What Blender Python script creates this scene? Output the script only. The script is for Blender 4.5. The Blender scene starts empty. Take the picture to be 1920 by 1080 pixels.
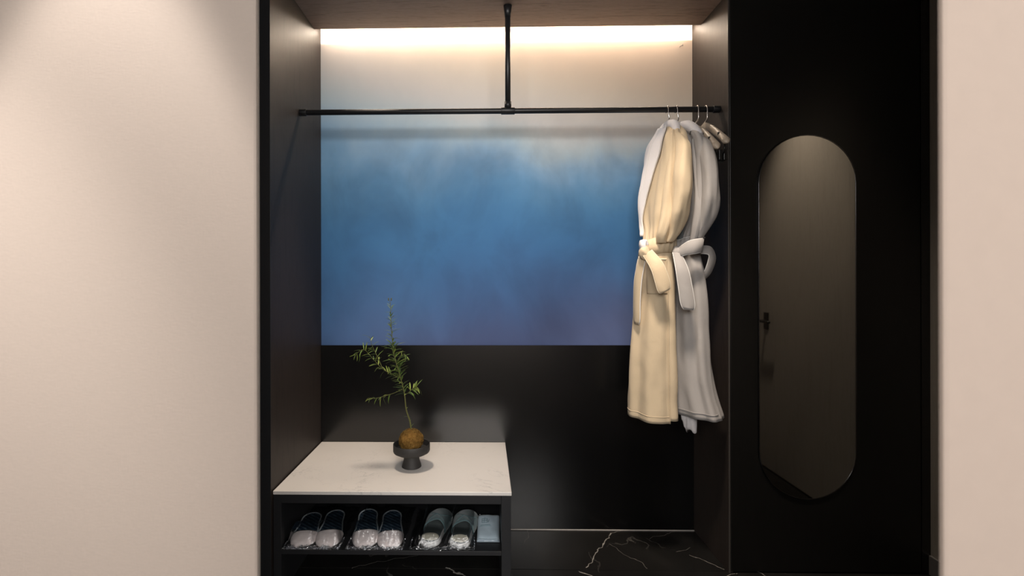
import bpy, bmesh, math, random
from math import sin, cos, pi, sqrt, atan2
from mathutils import Vector, Matrix, noise

random.seed(7)
sc = bpy.context.scene
COL = sc.collection

# ------------------------------------------------------------------ camera
cam_d = bpy.data.cameras.new('camera')
cam = bpy.data.objects.new('camera', cam_d)
COL.objects.link(cam)
cam_d.sensor_width = 36.0
cam_d.lens = 36.0 * 916.5 / 1920.0
cam_d.shift_x = (960 - 891.65) / 1920.0
cam_d.shift_y = (520.85 - 540) / 1920.0
cam_d.clip_start = 0.02
cam.matrix_world = (Matrix.Translation((0, 0, 1.25)) @ Matrix.Rotation(0.0169, 4, 'Z')
                    @ Matrix.Rotation(pi / 2, 4, 'X') @ Matrix.Rotation(-0.00225, 4, 'Z'))
cam_d.dof.use_dof = True
cam_d.dof.focus_distance = 2.15
cam_d.dof.aperture_fstop = 2.6
sc.camera = cam

# ------------------------------------------------------------------ world, view, lights
w = bpy.data.worlds.new('world'); sc.world = w; w.use_nodes = True
w.node_tree.nodes['Background'].inputs[0].default_value = (1, .95, .9, 1)
w.node_tree.nodes['Background'].inputs[1].default_value = 0.0
sc.view_settings.view_transform = 'Standard'
sc.view_settings.look = 'None'
sc.view_settings.gamma = 1.0
sc.view_settings.use_curve_mapping = False
sc.view_settings.exposure = 0.35
sc.cycles.max_bounces = 10
sc.cycles.diffuse_bounces = 5
sc.cycles.glossy_bounces = 5
sc.cycles.transparent_max_bounces = 16
sc.cycles.caustics_reflective = False
sc.cycles.caustics_refractive = False
sc.cycles.sample_clamp_indirect = 12.0

WARM = (1.0, .84, .68)
NEUT = (1.0, .92, .84)


def spot(name, loc, target, power, angle, blend, color, radius=.03):
    d = bpy.data.lights.new(name, 'SPOT')
    d.energy = power; d.spot_size = math.radians(angle); d.spot_blend = blend
    d.color = color; d.shadow_soft_size = radius
    o = bpy.data.objects.new(name, d); COL.objects.link(o)
    o.location = loc
    o.rotation_euler = (Vector(target) - Vector(loc)).to_track_quat('-Z', 'Y').to_euler()
    return o


def area(name, loc, target, power, sx, sy, color, spread=180):
    d = bpy.data.lights.new(name, 'AREA')
    d.energy = power; d.shape = 'RECTANGLE'; d.size = sx; d.size_y = sy; d.color = color
    d.spread = math.radians(spread)
    o = bpy.data.objects.new(name, d); COL.objects.link(o)
    o.location = loc
    o.rotation_euler = (Vector(target) - Vector(loc)).to_track_quat('-Z', 'Y').to_euler()
    return o


# recessed downlights in the wardrobe's top board, over the bench and beside the robes
spot('downlight_bench', (-.52, 1.97, 2.42), (-.42, 2.06, .43), 68, 44, .6, WARM, .10)
spot('downlight_niche', (.28, 1.93, 2.42), (.74, 2.12, 1.30), 19, 46, .9, WARM, .05)
# corridor downlight that lights the robes
spot('downlight_robes', (.46, 1.28, 2.70), (.82, 2.1, .72), 132, 36, .9, WARM, .11)
# added fill spot that brightens the side door seen in the mirror
spot('fill_door', (1.50, 1.30, 2.70), (1.86, 1.35, 1.0), 80, 64, 1, WARM, .04)
# downlight grazing the left wall, plus an added fill spot that brightens it
spot('downlight_wall_left', (-.74, .68, 2.70), (-.74, .68, .4), 215, 41, .3, NEUT, .03)
spot('fill_wall_left', (-1.2, .15, 2.70), (-.98, .95, .75), 230, 36, 1, NEUT, .04)
# light strip in the slot behind the top board: soft spill
area('slot_light', (.11, 2.392, 2.466), (.11, 2.386, 0), .5, 1.80, .03, WARM)
area('slot_light_rear', (.11, 2.430, 2.478), (.11, 2.0, 1.3), 3.6, 1.80, .012, WARM)
# broad soft fill added high behind the camera; no window is modelled
area('room_fill', (.40, -2.40, 2.22), (.40, 2.4, 1.30), 148, 4.4, .92, (1, .965, .93))


# ------------------------------------------------------------------ materials
def lin(c):
    return tuple(((v / 255) / 12.92 if v / 255 <= .04045 else ((v / 255 + .055) / 1.055) ** 2.4) for v in c)


class NT:
    """small wrapper to write node trees briefly"""
    def __init__(self, name):
        self.m = bpy.data.materials.new(name); self.m.use_nodes = True
        self.t = self.m.node_tree; self.n = self.t.nodes
        self.b = self.n['Principled BSDF']

    def node(self, kind, **kw):
        nd = self.n.new(kind)
        for k, v in kw.items(): setattr(nd, k, v)
        return nd

    def link(self, a, b): self.t.links.new(a, b)

    def coord(self, scale=(1, 1, 1)):
        tc = self.node('ShaderNodeTexCoord'); mp = self.node('ShaderNodeMapping')
        mp.inputs['Scale'].default_value = scale
        self.link(tc.outputs['Object'], mp.inputs[0])
        return mp.outputs[0]

    def noise(self, scale, detail=3, vec=None, dist=0, rough=.5):
        t = self.node('ShaderNodeTexNoise')
        t.inputs['Scale'].default_value = scale; t.inputs['Detail'].default_value = detail
        t.inputs['Distortion'].default_value = dist; t.inputs['Roughness'].default_value = rough
        if vec is not None: self.link(vec, t.inputs['Vector'])
        return t.outputs['Fac']

    def math(self, op, a, b=None, c=None, clamp=False):
        m = self.node('ShaderNodeMath', operation=op); m.use_clamp = clamp
        for i, v in enumerate((a, b, c)):
            if v is None: continue
            if isinstance(v, (int, float)): m.inputs[i].default_value = v
            else: self.link(v, m.inputs[i])
        return m.outputs[0]

    def ramp(self, fac, stops, interp='LINEAR'):
        r = self.node('ShaderNodeValToRGB'); e = r.color_ramp.elements
        r.color_ramp.interpolation = interp
        while len(e) < len(stops): e.new(.5)
        for el, (p, c) in zip(e, stops):
            el.position = p; el.color = (*c, 1)
        self.link(fac, r.inputs[0])
        return r.outputs[0]

    def mix(self, fac, a, b, mode='MIX'):
        m = self.node('ShaderNodeMix', data_type='RGBA', blend_type=mode)
        for i, v in ((0, fac), (6, a), (7, b)):
            if isinstance(v, (int, float)): m.inputs[i].default_value = v
            elif isinstance(v, tuple): m.inputs[i].default_value = (*v, 1)
            else: self.link(v, m.inputs[i])
        return m.outputs[2]

    def bump(self, h, strength=.2, dist=.002):
        b = self.node('ShaderNodeBump')
        b.inputs['Strength'].default_value = strength; b.inputs['Distance'].default_value = dist
        self.link(h, b.inputs['Height']); self.link(b.outputs[0], self.b.inputs['Normal'])

    def color(self, c):
        if isinstance(c, tuple): self.b.inputs['Base Color'].default_value = (*c, 1)
        else: self.link(c, self.b.inputs['Base Color'])

    def set(self, rough=None, metal=None, spec=None, sheen=None):
        if rough is not None: self.b.inputs['Roughness'].default_value = rough
        if metal is not None: self.b.inputs['Metallic'].default_value = metal
        if spec is not None: self.b.inputs['Specular IOR Level'].default_value = spec
        if sheen is not None:
            self.b.inputs['Sheen Weight'].default_value = sheen
            self.b.inputs['Sheen Roughness'].default_value = .5
        return self


def mat_simple(name, c, rough=.5, metal=0, spec=.5, nscale=60, namp=.12, bump=.1, bdist=.0006, scale=(1, 1, 1), sheen=None):
    n = NT(name); v = n.coord(scale); f = n.noise(nscale, 3, v)
    n.color(n.mix(f, tuple(x * (1 - namp) for x in c), tuple(x * (1 + namp) for x in c)))
    n.bump(f, bump, bdist); n.set(rough, metal, spec, sheen)
    return n.m


def mat_wood(name, dark, light, rough=.45, axis='Z', spec=.5, bump=.12):
    n = NT(name)
    s = {'Z': (14, 14, .9), 'X': (.9, 14, 14), 'Y': (14, .9, 14)}[axis]
    v = n.coord(s)
    a = n.noise(3.0, 6, v, 1.6, .6)
    fine = n.noise(30, 4, v, .4, .6)
    f = n.math('ADD', n.math('MULTIPLY', a, .65), n.math('MULTIPLY', fine, .35))
    n.color(n.ramp(f, [(.34, dark), (.52, light), (.62, tuple(d * .8 + l * .2 for d, l in zip(dark, light)))]))
    n.bump(f, bump, .001); n.set(rough, 0, spec)
    return n.m


def mat_fabric_wall(name, c):
    n = NT(name)
    h = n.noise(1, 3, n.coord((95, 95, 520)), .2, .6)
    v = n.noise(1, 3, n.coord((560, 560, 60)), .2, .6)
    blot = n.noise(3.5, 4, n.coord())
    f = n.math('ADD', n.math('MULTIPLY', h, .55), n.math('MULTIPLY', v, .45))
    base = n.mix(f, tuple(x * .90 for x in c), tuple(min(1, x * 1.08) for x in c))
    base = n.mix(n.math('MULTIPLY', blot, .22), base, tuple(x * y for x, y in zip(c, (.90, .86, .86))))
    n.color(base); n.bump(f, .35, .0012); n.set(.85, 0, .2)
    return n.m


def mat_mural():
    n = NT('mural_paint')
    tc = n.node('ShaderNodeTexCoord'); sep = n.node('ShaderNodeSeparateXYZ')
    n.link(tc.outputs['Object'], sep.inputs[0])
    z = sep.outputs['Z']; x = sep.outputs['X']
    big = n.noise(2.2, 4, n.coord((1, 1, .8)), .3, .55)
    brush = n.noise(5, 5, n.coord((1, 1, .5)), .5, .55)
    off = n.math('ADD', n.math('MULTIPLY', n.math('SUBTRACT', big, .5), .32),
                 n.math('MULTIPLY', n.math('SUBTRACT', brush, .5), .12))
    # less waver in the plain upper part
    damp = n.node('ShaderNodeMapRange'); n.link(z, damp.inputs[0])
    damp.inputs[1].default_value = 2.12; damp.inputs[2].default_value = 1.85
    damp.inputs[3].default_value = .15; damp.inputs[4].default_value = 1
    zz = n.math('ADD', z, n.math('MULTIPLY', off, damp.outputs[0]))
    # right side stays pale a little lower down
    zz = n.math('ADD', zz, n.math('MULTIPLY', n.math('MULTIPLY', n.math('SUBTRACT', x, .1), n.math('SUBTRACT', z, 1.5)), .34))
    mr = n.node('ShaderNodeMapRange'); n.link(zz, mr.inputs[0])
    mr.inputs[1].default_value = .9; mr.inputs[2].default_value = 2.5
    stops = [(0.0, MURAL[0]), (.12, MURAL[1]), (.28, MURAL[2]), (.41, MURAL[3]), (.505, MURAL[4]),
             (.59, MURAL[5]), (.66, MURAL[6]), (.73, MURAL[7]), (.83, MURAL[8]), (.93, MURAL[9])]
    c = n.ramp(mr.outputs[0], stops, 'B_SPLINE')
    patch = n.noise(3.4, 5, n.coord((1, 1, .7)), .5, .55)
    pf = n.math('MULTIPLY', n.math('SUBTRACT', patch, .42), 2.0, clamp=True)
    c = n.mix(n.math('MULTIPLY', pf, damp.outputs[0]), c, n.mix(.55, c, tuple(v * .45 for v in MURAL[0])))
    n.color(c)
    weave = n.noise(1, 2, n.coord((300, 300, 900)))
    n.bump(n.math('ADD', weave, n.math('MULTIPLY', brush, .5)), .12, .0008); n.set(.75, 0, .25)
    return n.m


MURAL = [tuple(min(v * k, .9) for v in lin(c)) for c, k in [
    ((74, 84, 118), 1.55), ((70, 90, 130), 1.6), ((62, 104, 148), 1.85), ((66, 112, 154), 1.9), ((88, 132, 168), 1.85),
    ((122, 154, 182), 1.9), ((160, 174, 184), 2.0), ((188, 184, 182), 1.75), ((208, 194, 180), 1.5), ((222, 204, 184), 1.15)]]


def mat_marble_black():
    n = NT('black_marble')
    tc = n.node('ShaderNodeTexCoord')
    obj = tc.outputs['Object']
    sep = n.node('ShaderNodeSeparateXYZ'); n.link(obj, sep.inputs[0])
    wob = n.math('MULTIPLY', n.math('SUBTRACT', n.noise(9, 5, obj), .5), .07)
    wob2 = n.math('MULTIPLY', n.math('SUBTRACT', n.noise(11, 5, n.coord((1.3, 1.1, 1))), .5), .07)
    X = n.math('ADD', sep.outputs['X'], wob); Y = n.math('ADD', sep.outputs['Y'], wob2)
    total = None
    segs = [(.62, 2.40, .44, 2.12, .0030, 1.0), (.585, 2.30, .70, 2.12, .0016, .6), (.62, 2.40, .75, 2.47, .002, .6),
            (.92, 2.22, 1.02, 2.11, .0022, .8), (.88, 2.23, .95, 2.28, .002, .5), (.40, 2.09, .46, 2.03, .004, 1.0),
            (1.06, 2.09, .98, 2.03, .0025, .8), (-.16, 2.10, -.05, 2.03, .0045, .9), (.22, 2.42, .19, 2.30, .0016, .35),
            (-.62, 2.09, -.30, 2.20, .002, .4), (.95, 2.42, .80, 2.36, .002, .4), (1.10, 2.30, 1.25, 1.80, .003, .7),
            (1.25, 1.8, 1.5, 1.35, .003, .8), (1.3, 1.6, 1.75, 1.4, .002, .6), (.1, 1.7, .9, 1.3, .003, .7)]
    for ax, ay, bx, by, wd, st in segs:
        dx, dy = bx - ax, by - ay; L2 = dx * dx + dy * dy
        px = n.math('SUBTRACT', X, ax); py = n.math('SUBTRACT', Y, ay)
        t = n.math('MULTIPLY', n.math('ADD', n.math('MULTIPLY', px, dx), n.math('MULTIPLY', py, dy)), 1 / L2, clamp=True)
        ex = n.math('SUBTRACT', px, n.math('MULTIPLY', t, dx)); ey = n.math('SUBTRACT', py, n.math('MULTIPLY', t, dy))
        d = n.math('SQRT', n.math('ADD', n.math('MULTIPLY', ex, ex), n.math('MULTIPLY', ey, ey)))
        v = n.math('MULTIPLY', n.math('SUBTRACT', 1.0, n.math('DIVIDE', d, wd * .75), clamp=True), st)
        total = v if total is None else n.math('MAXIMUM', total, v)
    # fine random crackle and flecks over the slab
    vor = n.node('ShaderNodeTexVoronoi', feature='DISTANCE_TO_EDGE'); vor.inputs['Scale'].default_value = 2.6
    mv = n.node('ShaderNodeVectorMath', operation='ADD'); n.link(obj, mv.inputs[0])
    cb = n.node('ShaderNodeCombineXYZ'); n.link(n.math('MULTIPLY', wob, 2.5), cb.inputs[0]); n.link(n.math('MULTIPLY', wob2, 2.5), cb.inputs[1])
    n.link(cb.outputs[0], mv.inputs[1]); n.link(mv.outputs[0], vor.inputs['Vector'])
    crack = n.math('SUBTRACT', 1.0, n.math('DIVIDE', vor.outputs['Distance'], .012), clamp=True)
    mask = n.math('MULTIPLY', n.math('SUBTRACT', n.noise(4, 4, obj), .5), 2.2, clamp=True)
    crack = n.math('MULTIPLY', n.math('MULTIPLY', crack, mask), .5)
    fleck = n.math('MULTIPLY', n.math('SUBTRACT', n.noise(34, 3, obj, .4), .66), 6, clamp=True)
    fleck = n.math('MULTIPLY', n.math('MULTIPLY', fleck, mask), .28)
    total = n.math('MAXIMUM', n.math('MAXIMUM', total, crack), fleck)
    cloud = n.noise(5, 5, obj, .6)
    base = n.mix(cloud, (.003, .003, .003), (.020, .019, .018))
    n.color(n.mix(total, base, (.40, .38, .35)))
    n.set(.09, 0, .20)
    return n.m


def mat_marble_white():
    n = NT('white_marble')
    v = n.coord()
    a = n.noise(5, 8, v, 1.6, .65)
    vein = n.math('SUBTRACT', 1.0, n.math('DIVIDE', n.math('ABSOLUTE', n.math('SUBTRACT', a, .5)), .012), clamp=True)
    mask = n.math('MULTIPLY', n.math('SUBTRACT', n.noise(4, 3, n.coord((1.2, 1, 1))), .47), 4.5, clamp=True)
    blot = n.noise(7, 5, v)
    base = n.mix(n.math('MULTIPLY', blot, .5), (.72, .69, .66), (.66, .63, .60))
    n.color(n.mix(n.math('MULTIPLY', n.math('MULTIPLY', vein, mask), .8), base, (.30, .30, .31)))
    n.set(.32, 0, .4)
    return n.m


def mat_cloth(name, c, bump=.42, sheen=.05, rough=.95):
    n = NT(name)
    wv = n.noise(1, 2, n.coord((700, 700, 700)))
    fo = n.noise(13, 5, n.coord((1, 1, .7)), .8, .55)
    n.color(n.mix(wv, tuple(x * .93 for x in c), tuple(min(1, x * 1.06) for x in c)))
    n.bump(n.math('ADD', n.math('MULTIPLY', wv, .12), fo), bump, .006); n.set(rough, 0, .2, sheen)
    return n.m


def mat_film(name='clear_film', gain=.75, base=.045):
    m = bpy.data.materials.new(name); m.use_nodes = True
    n = m.node_tree.nodes; L = m.node_tree.links
    for x in list(n): n.remove(x)
    out = n.new('ShaderNodeOutputMaterial'); mix = n.new('ShaderNodeMixShader')
    tr = n.new('ShaderNodeBsdfTransparent'); gl = n.new('ShaderNodeBsdfGlossy')
    tr.inputs[0].default_value = (.95, .96, .97, 1); gl.inputs['Roughness'].default_value = .16
    gl.inputs[0].default_value = (.9, .92, .95, 1)
    lw = n.new('ShaderNodeLayerWeight'); lw.inputs[0].default_value = .22
    tc = n.new('ShaderNodeTexCoord'); ns = n.new('ShaderNodeTexNoise'); ns.inputs['Scale'].default_value = 55
    ns.inputs['Detail'].default_value = 3
    bp = n.new('ShaderNodeBump'); bp.inputs['Strength'].default_value = .8; bp.inputs['Distance'].default_value = .006
    L.new(tc.outputs['Object'], ns.inputs['Vector']); L.new(ns.outputs['Fac'], bp.inputs['Height'])
    L.new(bp.outputs[0], gl.inputs['Normal']); L.new(bp.outputs[0], lw.inputs['Normal'])
    mm = n.new('ShaderNodeMath'); mm.operation = 'MULTIPLY_ADD'; mm.inputs[1].default_value = gain; mm.inputs[2].default_value = base
    L.new(lw.outputs['Fresnel'], mm.inputs[0])
    L.new(mm.outputs[0], mix.inputs[0]); L.new(tr.outputs[0], mix.inputs[1]); L.new(gl.outputs[0], mix.inputs[2])
    L.new(mix.outputs[0], out.inputs[0])
    return m


def mat_emit(name, c, s):
    n = NT(name); n.color((.8, .8, .8))
    n.b.inputs['Emission Color'].default_value = (*c, 1); n.b.inputs['Emission Strength'].default_value = s
    return n.m


M = {}
M['cream_l'] = mat_fabric_wall('cream_wallpaper', (.245, .211, .187))
M['cream_r'] = mat_simple('cream_plaster', (.36, .30, .262), .85, 0, .2, 40, .03, .05)
M['ceil'] = mat_simple('ceiling_paint', (.55, .53, .51), .9, 0, .2, 40, .02, .03)
M['room'] = mat_simple('room_wall_paint', (.60, .54, .48), .9, 0, .2, 30, .03, .03)
M['mural'] = mat_mural()
M['marble_b'] = mat_marble_black()
M['marble_w'] = mat_marble_white()
M['wood'] = mat_wood('dark_oak_veneer', (.0165, .0126, .0112), (.032, .0240, .0204), .52, 'Z', .33)
M['wood_lit'] = mat_wood('dark_oak_veneer_lit', (.19, .138, .112), (.35, .262, .215), .6, 'X', .3, .3)  # dark oak again, colour raised to stand in for light bounced onto the board
M['black_panel'] = mat_simple('black_lacquer_panel', (.0018, .0019, .0022), .24, 0, .85, 30, .1, .02)
M['cab'] = mat_wood('black_stained_veneer', (.0035, .0034, .0033), (.0055, .0053, .0050), .36, 'Z', .40, .05)
M['frame'] = mat_simple('black_powder_coat', (.015, .0155, .0175), .5, 0, .4, 200, .1, .05)
M['rod'] = mat_simple('black_painted_steel', (.010, .0105, .012), .42, 0, .5, 200, .1, .05)
M['steel'] = mat_simple('chrome_wire', (.72, .70, .68), .2, 1, .5, 100, .03, .02)
M['hwood'] = mat_wood('pale_hanger_wood', (.36, .30, .24), (.48, .41, .33), .32, 'Y', .5)
M['black_plastic'] = mat_simple('black_rubber', (.008, .008, .008), .35, 0, .5, 90, .1, .05)
M['edge'] = mat_simple('dark_edge_band', (.05, .045, .042), .4, 0, .5, 90, .1, .05)
M['beige'] = mat_cloth('beige_waffle_cotton', (.62, .51, .36))
M['grey'] = mat_cloth('grey_cotton', (.41, .395, .39))
M['white'] = mat_cloth('white_terry', (.84, .82, .84))
M['pipe_b'] = mat_cloth('cream_piping', (.74, .66, .52), .05)
M['pipe_g'] = mat_cloth('white_piping', (.80, .80, .79), .05)
M['dgrey'] = mat_cloth('slate_lining', (.16, .18, .19))
M['navy'] = mat_cloth('navy_quilt', (.020, .040, .075), .1, .2)
_n = NT('navy_quilted_insole'); _w = _n.node('ShaderNodeTexWave', bands_direction='DIAGONAL'); _n.link(_n.coord((1, 1, 0)), _w.inputs[0])
_w.inputs['Scale'].default_value = 26; _w.inputs['Distortion'].default_value = 1.2; _w.inputs['Detail Scale'].default_value = 8
_n.color(_n.ramp(_w.outputs['Fac'], [(.25, (.016, .034, .062)), (.6, (.024, .050, .085)), (.9, (.075, .12, .165))])); _n.set(.9, 0, .2)
M['quilt'] = _n.m
M['teal'] = mat_cloth('teal_felt', (.085, .145, .155), .1, .3)
M['teal_in'] = mat_cloth('dark_green_felt', (.050, .068, .070), .1, .1)
M['pad'] = mat_cloth('cream_foam', (.60, .58, .47), .05)
M['cap'] = mat_cloth('pale_pink_plush', (.88, .79, .775), .15, .2)
M['sole'] = mat_simple('white_foam_sole', (.72, .72, .72), .6, 0, .4, 80, .04, .05)
M['bind'] = mat_simple('grey_white_binding', (.46, .52, .56), .7, 0, .3, 200, .1, .1)
M['cloth_bag'] = mat_cloth('blue_grey_nonwoven', (.34, .43, .50), .08, .1)
M['emblem'] = mat_simple('dark_print', (.10, .17, .19), .7, 0, .2, 200, .05, .02)
M['film'] = mat_film(); M['crinkle'] = mat_film('crinkled_film', 1.0, .16)
M['bowl'] = mat_simple('matte_black_ceramic', (.030, .028, .027), .6, 0, .4, 120, .15, .12)
M['moss'] = mat_simple('rust_brown_moss', (.16, .085, .022), .95, 0, .1, 55, .75, 1.0, .004)
M['fibre'] = mat_simple('golden_moss_fibre', (.34, .21, .06), .9, 0, .1, 60, .4, .1)
M['stem'] = mat_simple('olive_stem', (.13, .13, .045), .7, 0, .2, 90, .3, .3)
M['leaf'] = mat_simple('green_leaf', (.13, .21, .04), .5, 0, .4, 18, .45, .05)
M['leaf2'] = mat_simple('yellow_green_leaf', (.28, .36, .07), .5, 0, .4, 18, .3, .05)
_n = NT('tinted_mirror'); _f = _n.noise(2, 2, _n.coord()); _n.color(_n.mix(_f, (.42, .41, .39), (.44, .43, .41))); _n.set(.03, 1.0)
M['mirror'] = _n.m
M['glass_edge'] = mat_simple('bevelled_glass_edge', (.55, .58, .60), .08, 1, .5, 50, .03, .01)
M['rim'] = mat_simple('polished_black_metal', (.10, .10, .105), .16, 1, .5, 50, .05, .01)
M['side'] = mat_wood('grey_brown_door_veneer', (.22, .205, .18), (.27, .25, .22), .5, 'Z', .4)
M['sealant'] = mat_simple('grey_sealant', (.42, .40, .38), .4, 0, .5, 60, .2, .1)
M['grout'] = mat_simple('dark_grout', (.13, .125, .12), .8, 0, .2, 90, .1, .1)
M['led'] = mat_emit('led_diffuser', (1, .88, .74), 320)
M['scuff'] = mat_simple('wall_scuff', (.16, .15, .14), .9, 0, .1, 60, .3, .2)


# ------------------------------------------------------------------ geometry helpers
def box(bm, x0, x1, y0, y1, z0, z1):
    vs = [bm.verts.new((x, y, z)) for x in (x0, x1) for y in (y0, y1) for z in (z0, z1)]
    for q in ((0, 1, 3, 2), (4, 6, 7, 5), (0, 4, 5, 1), (2, 3, 7, 6), (0, 2, 6, 4), (1, 5, 7, 3)):
        bm.faces.new([vs[i] for i in q])
    return vs


def loft(bm, rings, caps=True, closed=True):
    rv = [[bm.verts.new(p) for p in r] for r in rings]
    n = len(rv[0])
    for a, b in zip(rv, rv[1:]):
        for i in range(n if closed else n - 1):
            j = (i + 1) % n
            bm.faces.new((a[i], a[j], b[j], b[i]))
    if caps and closed:
        bm.faces.new(list(reversed(rv[0]))); bm.faces.new(rv[-1])
    return rv


def smooth_path(pts, k=6):
    P = [Vector(p) for p in pts]
    if len(P) < 3: return P
    out = []
    for i in range(len(P) - 1):
        a = P[max(i - 1, 0)]; b = P[i]; c = P[i + 1]; d = P[min(i + 2, len(P) - 1)]
        for s in range(k):
            t = s / k
            out.append(.5 * ((2 * b) + (c - a) * t + (2 * a - 5 * b + 4 * c - d) * t * t + (3 * b - a - 3 * c + d) * t ** 3))
    out.append(P[-1])
    return out


def tube(bm, pts, r, n=8, r2=None):
    P = [Vector(p) for p in pts]; N = len(P)
    rings = []; up = None
    for i, p in enumerate(P):
        t = (P[min(i + 1, N - 1)] - P[max(i - 1, 0)]).normalized()
        if up is None: up = Vector((0, 0, 1)) if abs(t.z) < .9 else Vector((1, 0, 0))
        s = t.cross(up).normalized(); up = s.cross(t).normalized()
        rr = r(i / (N - 1)) if callable(r) else (r if r2 is None else r + (r2 - r) * i / (N - 1))
        rings.append([p + (s * cos(a) + up * sin(a)) * rr for a in (2 * pi * k / n for k in range(n))])
    loft(bm, rings)


def lathe(bm, prof, n=40, c=(0, 0, 0)):
    rings = [[(c[0] + r * cos(2 * pi * k / n), c[1] + r * sin(2 * pi * k / n), c[2] + z) for k in range(n)] for r, z in prof]
    loft(bm, rings)


def prism(bm, outline, y0, y1, axis='Y'):
    """extrude a closed 2-D outline (u, v) along an axis"""
    def P(u, v, t):
        return {'Y': (u, t, v), 'Z': (u, v, t), 'X': (t, u, v)}[axis]
    loft(bm, [[P(u, v, y0) for u, v in outline], [P(u, v, y1) for u, v in outline]])


def new_obj(name, bm, mat, parent=None, smooth=False, bevel=0, origin=None, solid=0):
    bmesh.ops.recalc_face_normals(bm, faces=bm.faces)
    me = bpy.data.meshes.new(name)
    if origin is None:
        o_ = Vector((0, 0, 0))
        p = parent
        while p is not None:
            o_ = o_ + p.location; p = p.parent
        origin = o_ if parent is not None else Vector((0, 0, 0))
    else:
        origin = Vector(origin)
    if origin.length > 0: bmesh.ops.translate(bm, verts=bm.verts, vec=-origin)
    bm.to_mesh(me); bm.free()
    me.materials.append(mat)
    o = bpy.data.objects.new(name, me); COL.objects.link(o)
    if parent is not None: o.parent = parent
    elif origin.length > 0: o.location = origin
    if smooth:
        for f in me.polygons: f.use_smooth = True
    if solid:
        md = o.modifiers.new('solid', 'SOLIDIFY'); md.thickness = solid; md.offset = 0
    if bevel:
        md = o.modifiers.new('bevel', 'BEVEL'); md.width = bevel; md.segments = 2; md.limit_method = 'ANGLE'
    return o


def B(name, mat, x0, x1, y0, y1, z0, z1, parent=None, bevel=.0015):
    bm = bmesh.new(); box(bm, x0, x1, y0, y1, z0, z1)
    return new_obj(name, bm, mat, parent, bevel=bevel)


def thing(name, label, cat, loc=(0, 0, 0), group=None):
    o = bpy.data.objects.new(name, None); COL.objects.link(o)
    o.location = loc; o.empty_display_size = .05
    o['label'] = label; o['category'] = cat
    if group: o['group'] = group
    return o


def struct(o):
    o['kind'] = 'structure'
    return o


# ------------------------------------------------------------------ key dimensions (metres)
XL, XR = -.815, 1.034          # inside faces of the wardrobe niche
YB = 2.439                     # back wall
YF = 1.853                     # front of the niche's left side board
YC = 2.082                     # face of the tall cabinet
ZT = 2.450                     # underside of the top board
CEIL = 2.75

# ------------------------------------------------------------------ the setting
floor = struct(B('floor', M['grout'], -2.6, 2.6, -2.6, YB + .1, -.10, -.012, bevel=0))
tile_x = [-2.6, -1.76, -.81, .14 - .03, 1.06, 2.01, 2.6]
tile_y = [-2.6, -1.70, -.75, .20, 1.15, 2.098, YB]
for i in range(len(tile_x) - 1):
    for j in range(len(tile_y) - 1):
        g = .0014
        B('tile', M['marble_b'], tile_x[i] + g, tile_x[i + 1] - g, tile_y[j] + g, tile_y[j + 1] - g, -.012, 0, floor, bevel=.0008)
ceiling = struct(B('ceiling', M['ceil'], -2.6, 2.6, -2.6, YB + .1, CEIL, CEIL + .1, bevel=0))
wall_back = struct(B('wall_back', M['mural'], -2.6, 2.6, YB, YB + .1, 0, CEIL, bevel=0))
bm = bmesh.new()
for pts in ([(.972, YB - .0006, 2.390), (.978, YB - .0006, 2.396), (.984, YB - .0006, 2.398), (.990, YB - .0006, 2.407)],
            [(.984, YB - .0006, 2.398), (.991, YB - .0006, 2.399)]):
    tube(bm, pts, .0013, 6, .0006)
new_obj('wall_scuff', bm, M['scuff'], wall_back)


def end_wall(name, mat, x_far, x_edge, y0, y1, splay):
    """a partition wall facing the camera whose free end is splayed like a door reveal"""
    s = 1 if x_edge > x_far else -1
    c = .006
    out = [(x_far, y0), (x_edge - s * c, y0), (x_edge - s * c * .3, y0 + c * .3), (x_edge - s * c * .1, y0 + c),
           (x_edge - s * splay, y1), (x_far, y1)]
    bm = bmesh.new(); prism(bm, out, 0, CEIL, 'Z')
    return struct(new_obj(name, bm, mat))


end_wall('wall_left', M['cream_l'], -2.6, -.444, .95, 1.05, .075)
end_wall('wall_right', M['cream_r'], 2.6, .573, .62, .70, .10)
struct(B('wall_left_return', M['room'], -2.6, -.856, YF + .012, YF + .09, 0, CEIL, bevel=0))
struct(B('wall_left_corridor', M['room'], -2.6, -2.5, 1.05, YF + .012, 0, CEIL, bevel=0))
struct(B('wall_right_corridor', M['side'], 1.875, 1.97, .70, YB, 0, CEIL, bevel=0))
struct(B('wall_front', M['room'], -2.6, 2.6, -2.6, -2.5, 0, CEIL, bevel=0))
struct(B('wall_left_room', M['room'], -2.6, -2.5, -2.5, .95, 0, CEIL, bevel=0))
struct(B('wall_right_room', M['room'], 2.5, 2.6, -2.5, .62, 0, CEIL, bevel=0))
struct(B('baseboard_back', M['sealant'], .108, XR, YB - .016, YB - .0125, 0, .005, bevel=.001))
struct(B('baseboard_right', M['grout'], 1.865, 1.875, .70, YC + .02, 0, .08, bevel=.001))

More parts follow.
